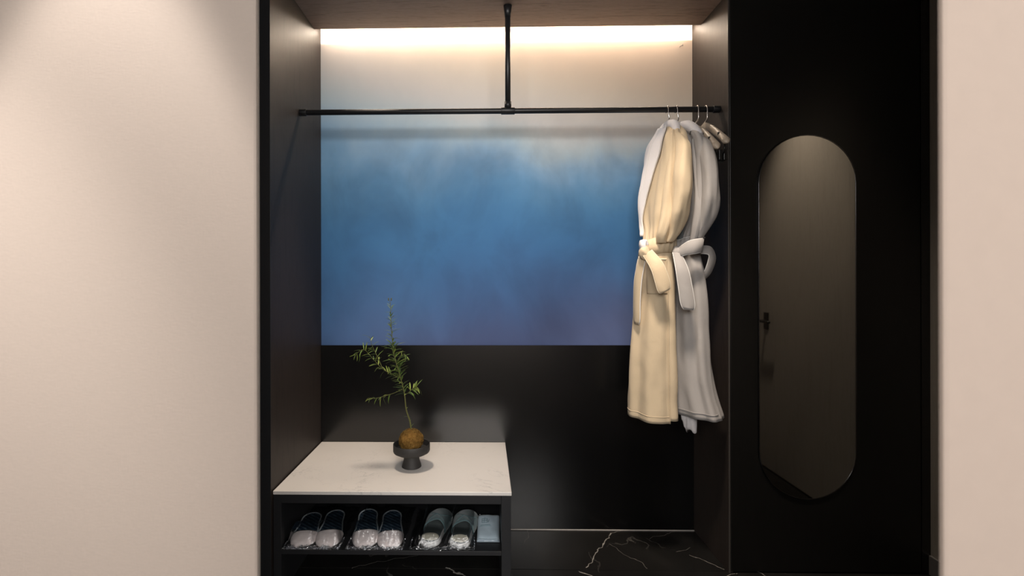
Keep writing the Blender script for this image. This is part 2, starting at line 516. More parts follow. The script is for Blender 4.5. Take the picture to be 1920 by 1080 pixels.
# corridor door on the right, seen only in the mirror
door = struct(B('door_1', M['side'], 1.845, 1.872, .80, 1.66, .006, 2.1, bevel=.002))
bm = bmesh.new()
tube(bm, smooth_path([(1.846, .93, .965), (1.80, .93, .965), (1.79, .945, .965), (1.79, 1.05, .965)], 5), .009, 10)
new_obj('door_handle', bm, M['black_plastic'], door, smooth=True)
bm = bmesh.new(); box(bm, 1.838, 1.845, .905, .955, .91, 1.02)
new_obj('handle_plate', bm, M['black_plastic'], door, bevel=.002)
struct(B('trim_1', M['side'], 1.835, 1.875, .755, .798, 0, 2.14, bevel=.002))
struct(B('trim_2', M['side'], 1.835, 1.875, 1.662, 1.705, 0, 2.14, bevel=.002))
struct(B('trim_3', M['side'], 1.835, 1.875, .755, 1.705, 2.102, 2.145, bevel=.002))

# ------------------------------------------------------------------ open wardrobe niche
ward = thing('open_wardrobe', 'dark oak built-in open wardrobe niche with a lit blue mural behind it', 'wardrobe', (.1, YF, 0))
B('side_panel', M['wood'], XL - .037, XL, YF + .003, YB - .001, 0, 2.56, ward, .001)
B('edge_band', M['frame'], XL - .039, XL + .0005, YF - .001, YF + .003, 0, 2.56, ward, .0008)
B('side_panel', M['wood'], XR, XR + .018, YC + .004, YB - .001, 0, 2.56, ward, .001)
B('edge_band', M['edge'], XR - .0005, XR + .006, YC + .0015, YC + .0045, 0, 2.56, ward, .0005)
B('back_panel', M['black_panel'], XL + .001, XR - .001, YB - .0125, YB - .001, 0, .9145, ward, .001)
B('top_board', M['wood_lit'], XL + .0005, XR - .0005, YF + .004, 2.3435, ZT, ZT + .018, ward, .0006)
B('cove_board', M['ceil'], XL + .0005, XR - .0005, YF + .004, YB - .001, 2.532, 2.55, ward, .001)
B('fascia', M['wood_lit'], XL + .0005, XR - .0005, YF + .004, YF + .022, ZT + .019, 2.531, ward, .001)
led = B('led_channel', M['steel'], XL + .02, XR - .02, 2.228, 2.236, 2.503, 2.531, ward, .0005)
led['label'] = 'aluminium channel of the hidden light strip'
B('led_strip', M['led'], XL + .03, XR - .03, 2.2365, 2.2395, 2.512, 2.518, ward, 0)
# downlight trim ring over the bench
bm = bmesh.new(); lathe(bm, [(.030, -.001), (.045, -.001), (.045, -.006), (.032, -.004)], 32, (-.50, 1.97, ZT))
new_obj('downlight_ring', bm, M['frame'], ward, True)

# hanging rail
rail = thing('hanging_rail', 'black steel hanging rail across the wardrobe with a central drop post', 'rail', (.108, 2.159, 1.988))
zL = 1.986; RY = 2.159


def tubex(name, x0, x1, r, mat, parent, n=24):
    bm = bmesh.new(); tube(bm, [(x0, RY, zL), (x1, RY, zL)], r, n)
    return new_obj(name, bm, mat, parent, smooth=False, bevel=.0012)


for nm, x0, x1, r in (('rod', XL + .002, XR - .002, .0122), ('end_socket', XL, XL + .03, .0155), ('end_socket', XR - .03, XR, .0155),
                      ('tee_joint', .108 - .03, .108 + .03, .0155)):
    o = tubex(nm, x0, x1, r, M['rod'], rail)
    for f in o.data.polygons: f.use_smooth = len(f.vertices) == 4
for nm, z0, z1, r, r2 in (('post', zL, ZT - .001, .0120, .0120), ('post_collar', zL + .012, zL + .04, .0152, .0152),
                          ('post_flange', ZT - .05, ZT - .0005, .0132, .0185)):
    bm = bmesh.new(); tube(bm, [(.108, RY, z0), (.108, RY, z1)], r, 24, r2)
    o = new_obj(nm, bm, M['rod'], rail)
    for f in o.data.polygons: f.use_smooth = len(f.vertices) == 4

# ------------------------------------------------------------------ tall cabinet with the mirror
cab = thing('tall_cabinet', 'tall black cabinet at the right with an oval mirror on its door', 'cabinet', (1.45, YC + .02, 0))
B('carcass', M['cab'], XR + .0185, 1.834, YC + .022, YB - .002, .001, 2.56, cab, .001)
dr = B('door', M['cab'], XR + .007, 1.832, YC, YC + .020, .010, 2.56, cab, .0015)
B('filler_panel', M['black_panel'], 1.8365, 1.873, YC + .001, YC + .021, 0, 2.56, cab, .0008)
B('plinth', M['frame'], XR + .02, 1.83, YC + .012, YC + .0205, .001, .009, cab, .0005)


def stadium(cx, cz, a, b, r, n=22):
    """upright stadium outline"""
    out = []
    for k in range(n + 1):
        t = pi * k / n
        out.append((cx + r * cos(t), cz + b - r + r * sin(t)))
    for k in range(n + 1):
        t = pi + pi * k / n
        out.append((cx + r * cos(t), cz - b + r + r * sin(t)))
    return out


mx, mz, mr, mb = 1.359, 1.0815, .2015, .7645
bm = bmesh.new(); prism(bm, stadium(mx, mz, 0, mb, mr), YC - .0065, YC - .001)
mir = new_obj('mirror', bm, M['mirror'], dr); mir['label'] = 'tall pill-shaped tinted mirror'
bm = bmesh.new()
o1 = stadium(mx, mz, 0, mb + .0025, mr + .0025); o2 = stadium(mx, mz, 0, mb - .002, mr - .002)
n_ = len(o1)
R4 = [[(u, YC - .001, v) for u, v in o1], [(u, YC - .0068, v) for u, v in o1], [(u, YC - .0092, v) for u, v in stadium(mx, mz, 0, mb + .0008, mr + .0008)],
      [(u, YC - .0066, v) for u, v in o2]]
loft(bm, R4, caps=False)
new_obj('mirror_rim', bm, M['rim'], dr, smooth=True)

# ------------------------------------------------------------------ shoe bench
bx0, bx1 = XL + .005, .101
by0, by1 = 1.860, YB - .014
bench = thing('shoe_bench', 'low black shoe bench with a white marble top at the left of the niche', 'bench', (-.355, 2.14, 0))
B('marble_top', M['marble_w'], bx0, bx1 + .003, by0, by1, .4205, .434, bench, .0015)
B('front_post', M['frame'], bx0, bx0 + .030, by0 + .004, by0 + .034, 0, .420, bench, .001)
B('side_panel', M['frame'], bx0, bx0 + .010, by0 + .0345, by1, 0, .420, bench, .001)
B('side_panel', M['frame'], bx1 - .036, bx1, by0 + .004, by1, 0, .420, bench, .001)
B('top_rail', M['frame'], bx0 + .0305, bx1 - .0365, by0 + .004, by0 + .022, .386, .420, bench, .001)
B('top_panel', M['frame'], bx0 + .0105, bx1 - .0365, by0 + .0225, by1, .402, .420, bench, .001)
B('shelf', M['frame'], bx0 + .0305, bx1 - .0365, by0 + .004, by1, .190, .207, bench, .001)
SH = .207


# ------------------------------------------------------------------ bowl and moss ball plant
px, py, pz = -.314, 2.110, .434
bm = bmesh.new()
prof = [(.0, 0), (.040, 0), (.042, .002), (.040, .012), (.034, .030), (.032, .048), (.036, .0505), (.066, .060), (.0765, .066), (.0790, .072),
        (.0790, .100), (.0775, .102), (.0750, .100), (.0745, .074), (.068, .068), (.0, .066)]
lathe(bm, [(max(r, .0005), z) for r, z in prof], 64, (px, py, pz))
bowl = new_obj('pedestal_bowl', bm, M['bowl'], None, True, origin=(px, py, pz))
bowl['label'] = 'matte black pedestal bowl on the marble bench top holding a moss ball'; bowl['category'] = 'bowl'
md = bowl.modifiers.new('e', 'EDGE_SPLIT'); md.split_angle = math.radians(40)

plant = thing('kokedama_plant', 'moss ball with a thin feathery green seedling sitting in the black bowl', 'plant', (px, py, pz + .066))
bc = Vector((px - .002, py, pz + .066 + .047))
bm = bmesh.new(); bmesh.ops.create_icosphere(bm, subdivisions=5, radius=.05)
for v in bm.verts:
    d = v.co.normalized()
    k = 1 + .07 * noise.noise(d * 2.1) + .07 * noise.noise(d * 7) + .05 * noise.noise(d * 19)
    v.co = Vector((d.x * .051 * k, d.y * .051 * k, d.z * (.050 if d.z > 0 else .047) * k)) + bc
new_obj('moss_ball', bm, M['moss'], plant, True)
bm = bmesh.new()
for k in range(520):
    d = Vector((random.gauss(0, 1), random.gauss(0, 1), random.gauss(.25, .9))).normalized()
    if d.z < -.6: continue
    p = bc + Vector((d.x * .050, d.y * .050, d.z * .049))
    t = d.cross(Vector((random.gauss(0, 1), random.gauss(0, 1), random.gauss(0, 1)))).normalized()
    L = random.uniform(.007, .017)
    tube(bm, [p, p + t * L * .5 + d * .0025, p + t * L + d * random.uniform(-.001, .004)], .00045, 3, .0002)
fib = new_obj('moss_fibres', bm, M['fibre'], plant); fib['kind'] = 'stuff'


def P2(x, z, dy=0): return Vector((x, py + dy, z))


main = [P2(-.316, .590), P2(-.322, .63, .004), P2(-.338, .68, .006), P2(-.346, .757, .0), P2(-.365, .837, -.008), P2(-.388, .918, -.004), P2(-.401, 1.022, .006),
        P2(-.405, 1.09, .010), P2(-.409, 1.152, .012)]
bra = [P2(-.360, .815, -.006), P2(-.395, .838, -.02), P2(-.433, .862, -.03), P2(-.470, .902, -.034), P2(-.512, .945, -.036), P2(-.548, .922, -.04)]
brb = [P2(-.433, .862, -.03), P2(-.455, .91, -.022), P2(-.478, .955, -.018), P2(-.492, 1.0, -.016)]
brc = [P2(-.352, .770, -.004), P2(-.385, .757, -.02), P2(-.425, .746, -.03), P2(-.46, .738, -.036), P2(-.492, .741, -.04)]
brd = [P2(-.345, .742, 0), P2(-.325, .757, -.014), P2(-.303, .778, -.02), P2(-.285, .783, -.024)]
bre = [P2(-.378, .87, -.006), P2(-.372, .90, .02), P2(-.352, .915, .03), P2(-.34, .905, .036)]
bm = bmesh.new(); tube(bm, smooth_path(main, 6), .0038, 7, .0008); new_obj('stem', bm, M['stem'], plant, True)
for br in (bra, brb, brc, brd, bre):
    bm = bmesh.new(); tube(bm, smooth_path(br, 6), .0016, 6, .0006); new_obj('branch', bm, M['stem'], plant, True)


def leaf_mesh(mat, L, wd, bend):
    bm = bmesh.new()
    n = 5; rows = []
    for i in range(n + 1):
        t = i / n
        ww = wd * (sin(pi * min(t * .92 + .06, 1)) ** .8); zz = -bend * t * t * L
        rows.append([bm.verts.new((-ww, t * L, zz)), bm.verts.new((0, t * L, zz - ww * .35)), bm.verts.new((ww, t * L, zz))])
    for a, b in zip(rows, rows[1:]):
        bm.faces.new((a[0], a[1], b[1], b[0])); bm.faces.new((a[1], a[2], b[2], b[1]))
    me = bpy.data.meshes.new('leaf'); bm.to_mesh(me); bm.free(); me.materials.append(mat)
    for f in me.polygons: f.use_smooth = True
    return me


LM = [leaf_mesh(M['leaf'], .040, .0026, .25), leaf_mesh(M['leaf'], .033, .0024, .5), leaf_mesh(M['leaf2'], .037, .0024, .35), leaf_mesh(M['leaf2'], .028, .0022, .1)]


def add_leaf(p, d, s):
    me = random.choice(LM)
    o = bpy.data.objects.new('leaf', me); COL.objects.link(o); o.parent = plant
    d = d.normalized(); q = d.to_track_quat('Y', 'Z')
    o.location = Vector(p) - plant.location; o.rotation_mode = 'QUATERNION'; o.rotation_quaternion = q
    o.scale = (s, s, s)


def leaves_along(path, t0, t1, n, size, spread=.9, up=.2):
    P = smooth_path(path, 8)
    for k in range(n):
        t = t0 + (t1 - t0) * (k + random.random()) / n
        f = t * (len(P) - 1); i = min(int(f), len(P) - 2)
        p = P[i].lerp(P[i + 1], f - i); tan = (P[i + 1] - P[i]).normalized()
        a = random.uniform(0, 2 * pi)
        side = tan.cross(Vector((0, 1, 0))).normalized(); oth = tan.cross(side)
        d = tan * random.uniform(.35, .8) + (side * cos(a) + oth * sin(a) * .8) * spread + Vector((0, 0, up * random.uniform(-1, 1)))
        add_leaf(p, d, size * random.uniform(.75, 1.15))


leaves_along(main, .36, .50, 30, 1.1)
leaves_along(main, .48, .68, 84, 1.3, 1.0, -.3)
leaves_along(main, .64, .80, 30, 1.0)
leaves_along(main, .78, .95, 24, .85, .7)
leaves_along(main, .05, .25, 5, .5)
leaves_along(bra, .15, 1, 32, 1.05)
leaves_along(brb, .2, 1, 18, .95)
leaves_along(brc, .3, 1, 14, .9)
leaves_along(brd, .2, 1, 24, 1.05)
leaves_along(bre, .3, 1, 14, .75)
# two tiny dark buds at the tip
bm = bmesh.new()
for dx in (-.006, .006):
    for q in range(2):
        m4 = Matrix.Translation(main[-1] + Vector((dx, 0, .002 + q * .006)))
        bmesh.ops.create_icosphere(bm, subdivisions=1, radius=.0035, matrix=m4)
new_obj('bud', bm, M['stem'], plant, True)

# ------------------------------------------------------------------ slippers


def slip_w(t, heel=.040, ball=.050, waist=.037):
    """half width along the sole, t = 0 front (camera end) .. 1 back"""
    pts = [(0, .0), (.03, .46), (.10, .80), (.2, .97), (.32, 1.0), (.45, .93), (.58, .83), (.7, .80), (.82, .82), (.90, .74), (.96, .50), (1, .0)]
    for (a, va), (b, vb) in zip(pts, pts[1:]):
        if a <= t <= b:
            s = (t - a) / (b - a)
            if a == 0: s = sqrt(max(s, 0))
            if b == 1: s = 1 - sqrt(max(1 - s, 0))
            return ball * (va + (vb - va) * s)
    return 0


def outline_pts(L, ball, n=40, inset=0, flip=False):
    ts = [.5 - .5 * cos(pi * i / n) for i in range(n + 1)]
    f = (lambda t: slip_w(1 - t, ball=ball)) if flip else (lambda t: slip_w(t, ball=ball))
    R = [(max(f(t) - inset, .0004), inset + t * (L - 2 * inset)) for t in ts]
    return R


def sole(bm, L, ball, z0, z1, flip=False, inset=0, n=36):
    R = outline_pts(L, ball, n, inset, flip)
    ring = [(x, y) for x, y in R] + [(-x, y) for x, y in reversed(R[1:-1])]
    loft(bm, [[(x, y, z0) for x, y in ring], [(x, y, z1) for x, y in ring]])
    return ring


def place(root, ang, loc):
    root.location = loc; root.rotation_euler = (0, 0, ang)


def navy_slipper(label, tip, back):
    """closed pale toe cap towards the room, navy ribbed insole behind it"""
    v = Vector(back) - Vector(tip); L = v.length; ball = .0475
    r = thing('slipper', label, 'slipper', group='slippers on the bench shelf')
    bm = bmesh.new(); sole(bm, L, ball, 0, .010)
    new_obj('sole', bm, M['sole'], r, bevel=.002)
    # insole with raised diagonal ribs
    bm = bmesh.new(); NX, NY = 26, 64; g = []
    for j in range(NY + 1):
        t = .02 + .96 * j / NY; row = []
        hw = max(slip_w(t, ball=ball) - .003, .001); y = t * L
        for i in range(NX + 1):
            x = hw * (2 * i / NX - 1)
            s = (x * .85 + y * .55)
            rib = .0016 * (abs(sin(s * pi / .0135)) ** .5) + .0008 * sin(y * 160)
            edge = 1 - (2 * i / NX - 1) ** 6
            row.append(bm.verts.new((x, y, .0112 + rib * edge)))
        g.append(row)
    for a, b in zip(g, g[1:]):
        for i in range(NX): bm.faces.new((a[i], a[i + 1], b[i + 1], b[i]))
    new_obj('insole', bm, M['quilt'], r, True)
    # heel rim binding
    R = outline_pts(L, ball, 40)
    ring = [(x, y) for x, y in R if y > .30 * L] + [(-x, y) for x, y in reversed(R[:-1]) if y > .30 * L]
    bm = bmesh.new(); tube(bm, [(x, y, .0125) for x, y in ring], .0028, 8)
    new_obj('binding', bm, M['bind'], r, True)
    # toe cap: plump dome over the front third, open towards the heel
    bm = bmesh.new(); NA, NT_ = 28, 20; rows = []
    for j in range(NT_ + 1):
        s = j / NT_
        t = .33 * s; hw = slip_w(max(t, .0008), ball=ball) + .004
        h = .010 + .019 * (1 - (1 - min(s * 1.05, 1)) ** 2.2) ** .6
        row = []
        for i in range(NA + 1):
            a = pi * i / NA
            x = hw * cos(a); zz = (max(sin(a), 0) ** .75) * h
            yy = t * L - .003 - .012 * sin(a) * s
            zz += .0012 * noise.noise(Vector((x * 60, yy * 60, 3)))
            row.append((x, yy, max(zz, .0005)))
        rows.append(row)
    rv = loft(bm, rows, caps=False, closed=False)
    new_obj('toe_cap', bm, M['cap'], r, True, solid=.004)
    a = atan2(-(v.x), v.y)
    place(r, a, (tip[0], tip[1], SH))
    return r


def teal_slipper(label, heel, toe):
    v = Vector(toe) - Vector(heel); L = v.length; ball = .050
    r = thing('slipper', label, 'slipper', group='slippers on the bench shelf')
    bm = bmesh.new(); sole(bm, L, ball, 0, .011, True); new_obj('sole', bm, M['sole'], r, bevel=.003)
    bm = bmesh.new(); sole(bm, L, ball, .0112, .020, True, .002); new_obj('midsole', bm, M['sole'], r, bevel=.003)
    bm = bmesh.new(); sole(bm, L, ball, .0202, .0245, True, .006); new_obj('insole', bm, M['teal_in'], r, bevel=.0015)
    bm = bmesh.new()
    ring = []
    for k in range(28):
        a = 2 * pi * k / 28; ring.append((.034 * cos(a), .038 + .029 * sin(a)))
    loft(bm, [[(x, y, .0246) for x, y in ring], [(x * .96, .038 + (y - .038) * .96, .0262) for x, y in ring]])
    new_obj('heel_pad', bm, M['pad'], r, bevel=.0006)
    # vamp from mid-foot to toe
    bm = bmesh.new(); NA, NS = 26, 24; rows = []
    for j in range(NS + 1):
        s = j / NS; t = .37 + .63 * s
        hw = slip_w(min(max(1 - t, .0008), 1), ball=ball) + .003
        h = .044 - .020 * s ** 1.5
        if s > .82: h *= max(1 - ((s - .82) / .18) ** 2 * .75, .1)
        row = []
        for i in range(NA + 1):
            a = pi * i / NA
            x = hw * cos(a); zz = .008 + (max(sin(a), 0) ** .8) * h
            yy = t * L + .003 + (1 - s) * .018 * sin(a)
            d = .004 * sin(a) * sin(x * 70 + s * 8) * (1 - s)
            row.append((x, yy, zz + d))
        rows.append(row)
    loft(bm, rows, caps=False, closed=False)
    up = new_obj('upper', bm, M['teal'], r, True, solid=.004)
    bm = bmesh.new(); tube(bm, [Vector(p) + Vector((0, -.001, .002)) for p in rows[0]], .0026, 8)
    new_obj('binding', bm, M['teal'], r, True)
    # crossing strap folds on the upper
    for sgn in (-1, 1):
        bm = bmesh.new(); pts = []
        for k in range(15):
            u = k / 14; j = int(1 + u * 12); i = int(4 + u * 18) if sgn > 0 else int(22 - u * 18)
            pts.append(Vector(rows[j][i]) + Vector((0, 0, .002)))
        tube(bm, smooth_path(pts, 2), .003, 6); new_obj('strap', bm, M['teal'], r, True)
    a = atan2(-(v.x), v.y)
    place(r, a, (heel[0], heel[1], SH))
    return r


navy_slipper('navy ribbed slipper with pale pink toe cap, first from the left on the bench shelf', (-.712, 1.884), (-.748, 2.135))
navy_slipper('navy ribbed slipper with pale pink toe cap, second from the left on the bench shelf', (-.612, 1.884), (-.655, 2.160))
navy_slipper('navy ribbed slipper with pale pink toe cap, third from the left on the bench shelf', (-.464, 1.884), (-.514, 2.170))
navy_slipper('navy ribbed slipper with pale pink toe cap, just left of the teal pair', (-.366, 1.878), (-.406, 2.160))
teal_slipper('teal felt slipper with thick white sole, left one of the teal pair', (-.218, 1.884), (-.180, 2.150))
teal_slipper('teal felt slipper with thick white sole, beside the blue-grey packet', (-.100, 1.872), (-.070, 2.140))


def film_bag(label, feet, x0, x1, y0, y1, seed):
    """clear bag draped over a pair: height field over the two slippers with crinkles"""
    bm = bmesh.new(); NX, NY = 70, 60; g = []
    cx0, cy0 = (x0 + x1) / 2, (y0 + y1) / 2
    for j in range(NY + 1):
        row = []
        for i in range(NX + 1):
            u, v = i / NX, j / NY
            x = x0 + (x1 - x0) * u; y = y0 + (y1 - y0) * v
            h = 0
            for (ax, ay, bx, by, hf, hb) in feet:
                dx, dy = bx - ax, by - ay; L2 = dx * dx + dy * dy
                t = min(max(((x - ax) * dx + (y - ay) * dy) / L2, 0), 1)
                d = sqrt((x - ax - t * dx) ** 2 + (y - ay - t * dy) ** 2)
                top = hf + (hb - hf) * min(max((t - .25) / .3, 0), 1)
                f = 1 - min(max((d - .035) / .030, 0), 1)
                h = max(h, (top + .012) * f * f * (3 - 2 * f))
            e = min(u, 1 - u, v * 1.2, (1 - v)) * 10
            e = min(e, 1)
            nz = noise.noise(Vector((x * 26 + seed, y * 26, seed))) * .007 + noise.noise(Vector((x * 75, y * 75 + seed, 2))) * .0045
            z = SH + .0035 + max(h * e, .004 * (1 - e)) + abs(nz) * (1.2 if h < .03 else .5)
            wob = noise.noise(Vector((x * 40, y * 40, seed + 9))) * .008 * (1 - e)
            row.append(bm.verts.new((x + wob, y + wob * .5 if 0 < j else y + abs(wob), z)))
        g.append(row)
    for a, b in zip(g, g[1:]):
        for i in range(NX): bm.faces.new((a[i], a[i + 1], b[i + 1], b[i]))
    o = new_obj('film_bag', bm, M['film'], None, False, origin=(cx0, cy0, SH))
    for k in range(0, len(o.data.polygons)): o.data.polygons[k].use_smooth = (k % 5 != 0)
    # crumpled front edge of the bag
    bm = bmesh.new(); g = []; NR, NC = 9, 90
    rs = random.Random(seed)
    for j in range(NR + 1):
        row = []
        for i in range(NC + 1):
            u = i / NC; v = j / NR
            # path: up the left side, along the front, up the right side
            if u < .18: q = (x0 + .004, y0 + .075 * (1 - u / .18))
            elif u > .82: q = (x1 - .004, y0 + .075 * ((u - .82) / .18))
            else: q = (x0 + .004 + (x1 - x0 - .008) * (u - .18) / .64, y0)
            amp = .55 + .45 * noise.noise(Vector((u * 11, seed, 3)))
            jx, jy = rs.uniform(-.004, .004), rs.uniform(-.005, .005)
            zz = SH + .0012 + (.005 + .026 * max(amp, 0) ** 1.6 * v) * (.35 + .65 * abs(noise.noise(Vector((u * 37, v * 4, seed)))) * 1.6)
            row.append(bm.verts.new((q[0] + jx, q[1] - .004 + .012 * v + jy, max(zz, SH + .001))))
        g.append(row)
    for a, b in zip(g, g[1:]):
        for i in range(NC): bm.faces.new((a[i], a[i + 1], b[i + 1], b[i]))
    new_obj('crumpled_edge', bm, M['crinkle'], o, False)
    o['label'] = label; o['category'] = 'plastic bag'; o['group'] = 'clear bags round the slippers'
    return o


film_bag('clear crinkled plastic bag round the leftmost pair of navy slippers', [(-.712, 1.90, -.745, 2.11, .052, .016), (-.612, 1.90, -.652, 2.14, .052, .016)], -.778, -.555, 1.866, 2.20, 1.3)
film_bag('clear crinkled plastic bag round the second pair of navy slippers', [(-.464, 1.90, -.510, 2.15, .052, .016), (-.366, 1.90, -.402, 2.14, .052, .016)], -.535, -.310, 1.866, 2.20, 5.1)
film_bag('clear crinkled plastic bag round the pair of teal slippers', [(-.218, 1.90, -.185, 2.13, .030, .085), (-.100, 1.89, -.075, 2.12, .030, .085)], -.290, -.035, 1.866, 2.18, 8.7)

# folded packet beside the slippers
pk = thing('folded_packet', 'flat blue-grey folded cloth packet in film at the right end of the shelf', 'packet', (.013, 1.99, SH))
bm = bmesh.new(); NX, NY = 16, 20
top = []; bot = []
for j in range(NY + 1):
    rt, rb = [], []
    for i in range(NX + 1):
        u, v = i / NX, j / NY
        x = -.030 + .090 * u + .004 * v; y = 1.925 + .150 * v
        pil = (1 - (2 * u - 1) ** 8) * (1 - (2 * v - 1) ** 10)
        z = SH + .004 + .030 * v + .012 * pil + .003 * noise.noise(Vector((x * 30, y * 25, 1)))
        rt.append((x, y, z)); rb.append((x, y, SH + .002 + .026 * v))
    top.append(rt); bot.append(rb)
tv = loft(bm, top, False, False); bv = loft(bm, bot, False, False)
per = [(0, i) for i in range(NX + 1)] + [(j, NX) for j in range(1, NY + 1)] + [(NY, i) for i in range(NX - 1, -1, -1)] + [(j, 0) for j in range(NY - 1, 0, -1)]
for a, b in zip(per, per[1:] + per[:1]):
    bm.faces.new((tv[a[0]][a[1]], tv[b[0]][b[1]], bv[b[0]][b[1]], bv[a[0]][a[1]]))
new_obj('cloth', bm, M['cloth_bag'], pk, True)
bm = bmesh.new()


def pk_pt(u, v, dz=.0015):
    f = v * NY; j = min(int(f), NY - 1); g2 = u * NX; i = min(int(g2), NX - 1)
    a = Vector(top[j][i]).lerp(Vector(top[j][i + 1]), g2 - i); b = Vector(top[j + 1][i]).lerp(Vector(top[j + 1][i + 1]), g2 - i)
    return a.lerp(b, f - j) + Vector((0, 0, dz))


def stroke(u0, v0, u1, v1, r=.0008):
    tube(bm, [pk_pt(u0 + (u1 - u0) * k / 4, v0 + (v1 - v0) * k / 4) for k in range(5)], r, 5)


for v in (.58, .66, .74): stroke(.20, v, .44, v)
for u in (.20, .30, .44): stroke(u, .58, u, .74)
stroke(.32, .74, .32, .80); stroke(.48, .58, .52, .68); stroke(.14, .50, .58, .50, .0010); stroke(.10, .46, .62, .46, .0006)
new_obj('emblem', bm, M['emblem'], pk)
bm = bmesh.new()
for u0, v0, u1, v1 in ((0, 0, 1, 0), (0, .03, 1, .03), (0, 1, 1, 1)):
    tube(bm, [pk_pt(u0 + (u1 - u0) * k / 10, v0 + (v1 - v0) * k / 10, .002 + .003 * abs(noise.noise(Vector((k * 1.7, v0, 4))))) for k in range(11)], .0022, 5)
new_obj('film_seal', bm, M['film'], pk, False)

# ------------------------------------------------------------------ hangers
HZ = zL                       # rail axis height


def hook_pts(x, tilt=0, drop=.062):
    """question-mark hook over the rail in the plane Y-Z, then down to the neck"""
    r = .0145
    pts = []
    for k in range(13):
        a = math.radians(-35 + 215 * k / 12)
        pts.append((x, RY - 0 + r * cos(a), HZ + r * sin(a)))
    pts = [(x + tilt * .0, p[1], p[2]) for p in pts]
    pts.reverse()             # start above the rail's near side, end behind it
    near = pts[0]
    return pts, near


def make_hanger(label, x, base_z, lean=0.0, bar=True, arms='hwood', a_near=.205, a_far=.205, drop=.115, group='wooden hangers on the rail'):
    h = thing('clothes_hanger', label, 'hanger', (x, RY, base_z), group)
    # wire hook: far tip, over the rail, down the near side, crank back to the middle
    r = .0152; pts = []
    for k in range(14):
        a = math.radians(-40 + 220 * k / 13)
        pts.append((x, RY + r * cos(a), HZ + r * sin(a)))
    z1 = HZ - .045
    pts += [(x, RY - r, HZ - .02), (x + lean, RY - r * .9, z1), (x + lean - .004, RY - .003, z1 - .012), (x + lean - .006, RY, z1 - .018), (x + lean - .006, RY, base_z - .012)]
    bm = bmesh.new(); tube(bm, smooth_path(pts, 3), .0027, 8)
    new_obj('hook', bm, M['steel'], h, True)
    # two shaped wooden arms in one yoke
    xc = x + lean - .006
    bm = bmesh.new(); rings = []
    for k in range(33):
        s = -1 + 2 * k / 32
        L = a_near if s < 0 else a_far
        y = RY + s * L; q = abs(s)
        zc = base_z - drop * (q ** 1.25) - .004
        hw = .0075 + .010 * q ** 1.5 ; hh = .017 - .004 * q
        if q > .93: hw *= sqrt(max(1 - ((q - .93) / .07) ** 2, .06)); hh *= sqrt(max(1 - ((q - .93) / .07) ** 2, .06))
        sl = drop * 1.25 * q ** .25 / L * (1 if s > 0 else -1)
        rings.append([(xc + hw * cos(t) , y + hh * sin(t) * min(max(sl, -.9), .9) * .6, zc + hh * sin(t)) for t in (2 * pi * m / 16 for m in range(16))])
    loft(bm, rings)
    y_ = new_obj('yoke', bm, M[arms], h, True)
    # dark notches near the arm ends
    for s in (-1, 1):
        L = a_near if s < 0 else a_far
        q = .74
        zc = base_z - drop * q ** 1.25 - .004
        bm = bmesh.new(); box(bm, xc - .0145, xc + .0145, RY + s * L * q - .002, RY + s * L * q + .002, zc + .004, zc + .0165)
        new_obj('notch', bm, M['black_plastic'], h, bevel=.0005)
    if bar:
        zb = base_z - drop - .035
        bm = bmesh.new()
        tube(bm, [(xc, RY - a_near * .88, zb + .03), (xc, RY - a_near * .87, zb), (xc, RY + a_far * .87, zb), (xc, RY + a_far * .88, zb + .03)], .0028, 8)
        new_obj('clip_bar', bm, M['black_plastic'], h, True)
        for s in (-1, 1):
            L = (a_near if s < 0 else a_far) * .74
            bm = bmesh.new()
            box(bm, xc - .016, xc - .003, RY + s * L - .016, RY + s * L + .016, zb - .030, zb + .012)
            box(bm, xc + .003, xc + .016, RY + s * L - .016, RY + s * L + .016, zb - .030, zb + .012)
            box(bm, xc - .0029, xc + .0029, RY + s * L - .010, RY + s * L + .010, zb - .004, zb + .008)
            c_ = new_obj('clip', bm, M['black_plastic'], h, bevel=.002)
            bm = bmesh.new(); tube(bm, [(xc - .018, RY + s * L, zb + .004), (xc + .018, RY + s * L, zb + .004)], .0016, 6)
            tube(bm, [(xc - .018, RY + s * L - .012, zb - .018), (xc - .018, RY + s * L + .012, zb - .018)], .0014, 6)
            new_obj('clip_spring', bm, M['steel'], c_, True)
    return h


make_hanger('hanger with dark yoke carrying the beige robe', .806, 1.905, .004, False, 'black_plastic', .12, .18, .085)
make_hanger('hanger with dark yoke carrying the grey robe', .846, 1.895, .004, False, 'black_plastic', .10, .16, .085)
make_hanger('empty pale wooden hanger with trouser clips, beside the grey robe', .936, 1.905, 0, True, 'hwood', .205, .205, .138)
make_hanger('empty pale wooden hanger with trouser clips, nearest the right side board', .974, 1.915, 0, True, 'hwood', .205, .205, .126)


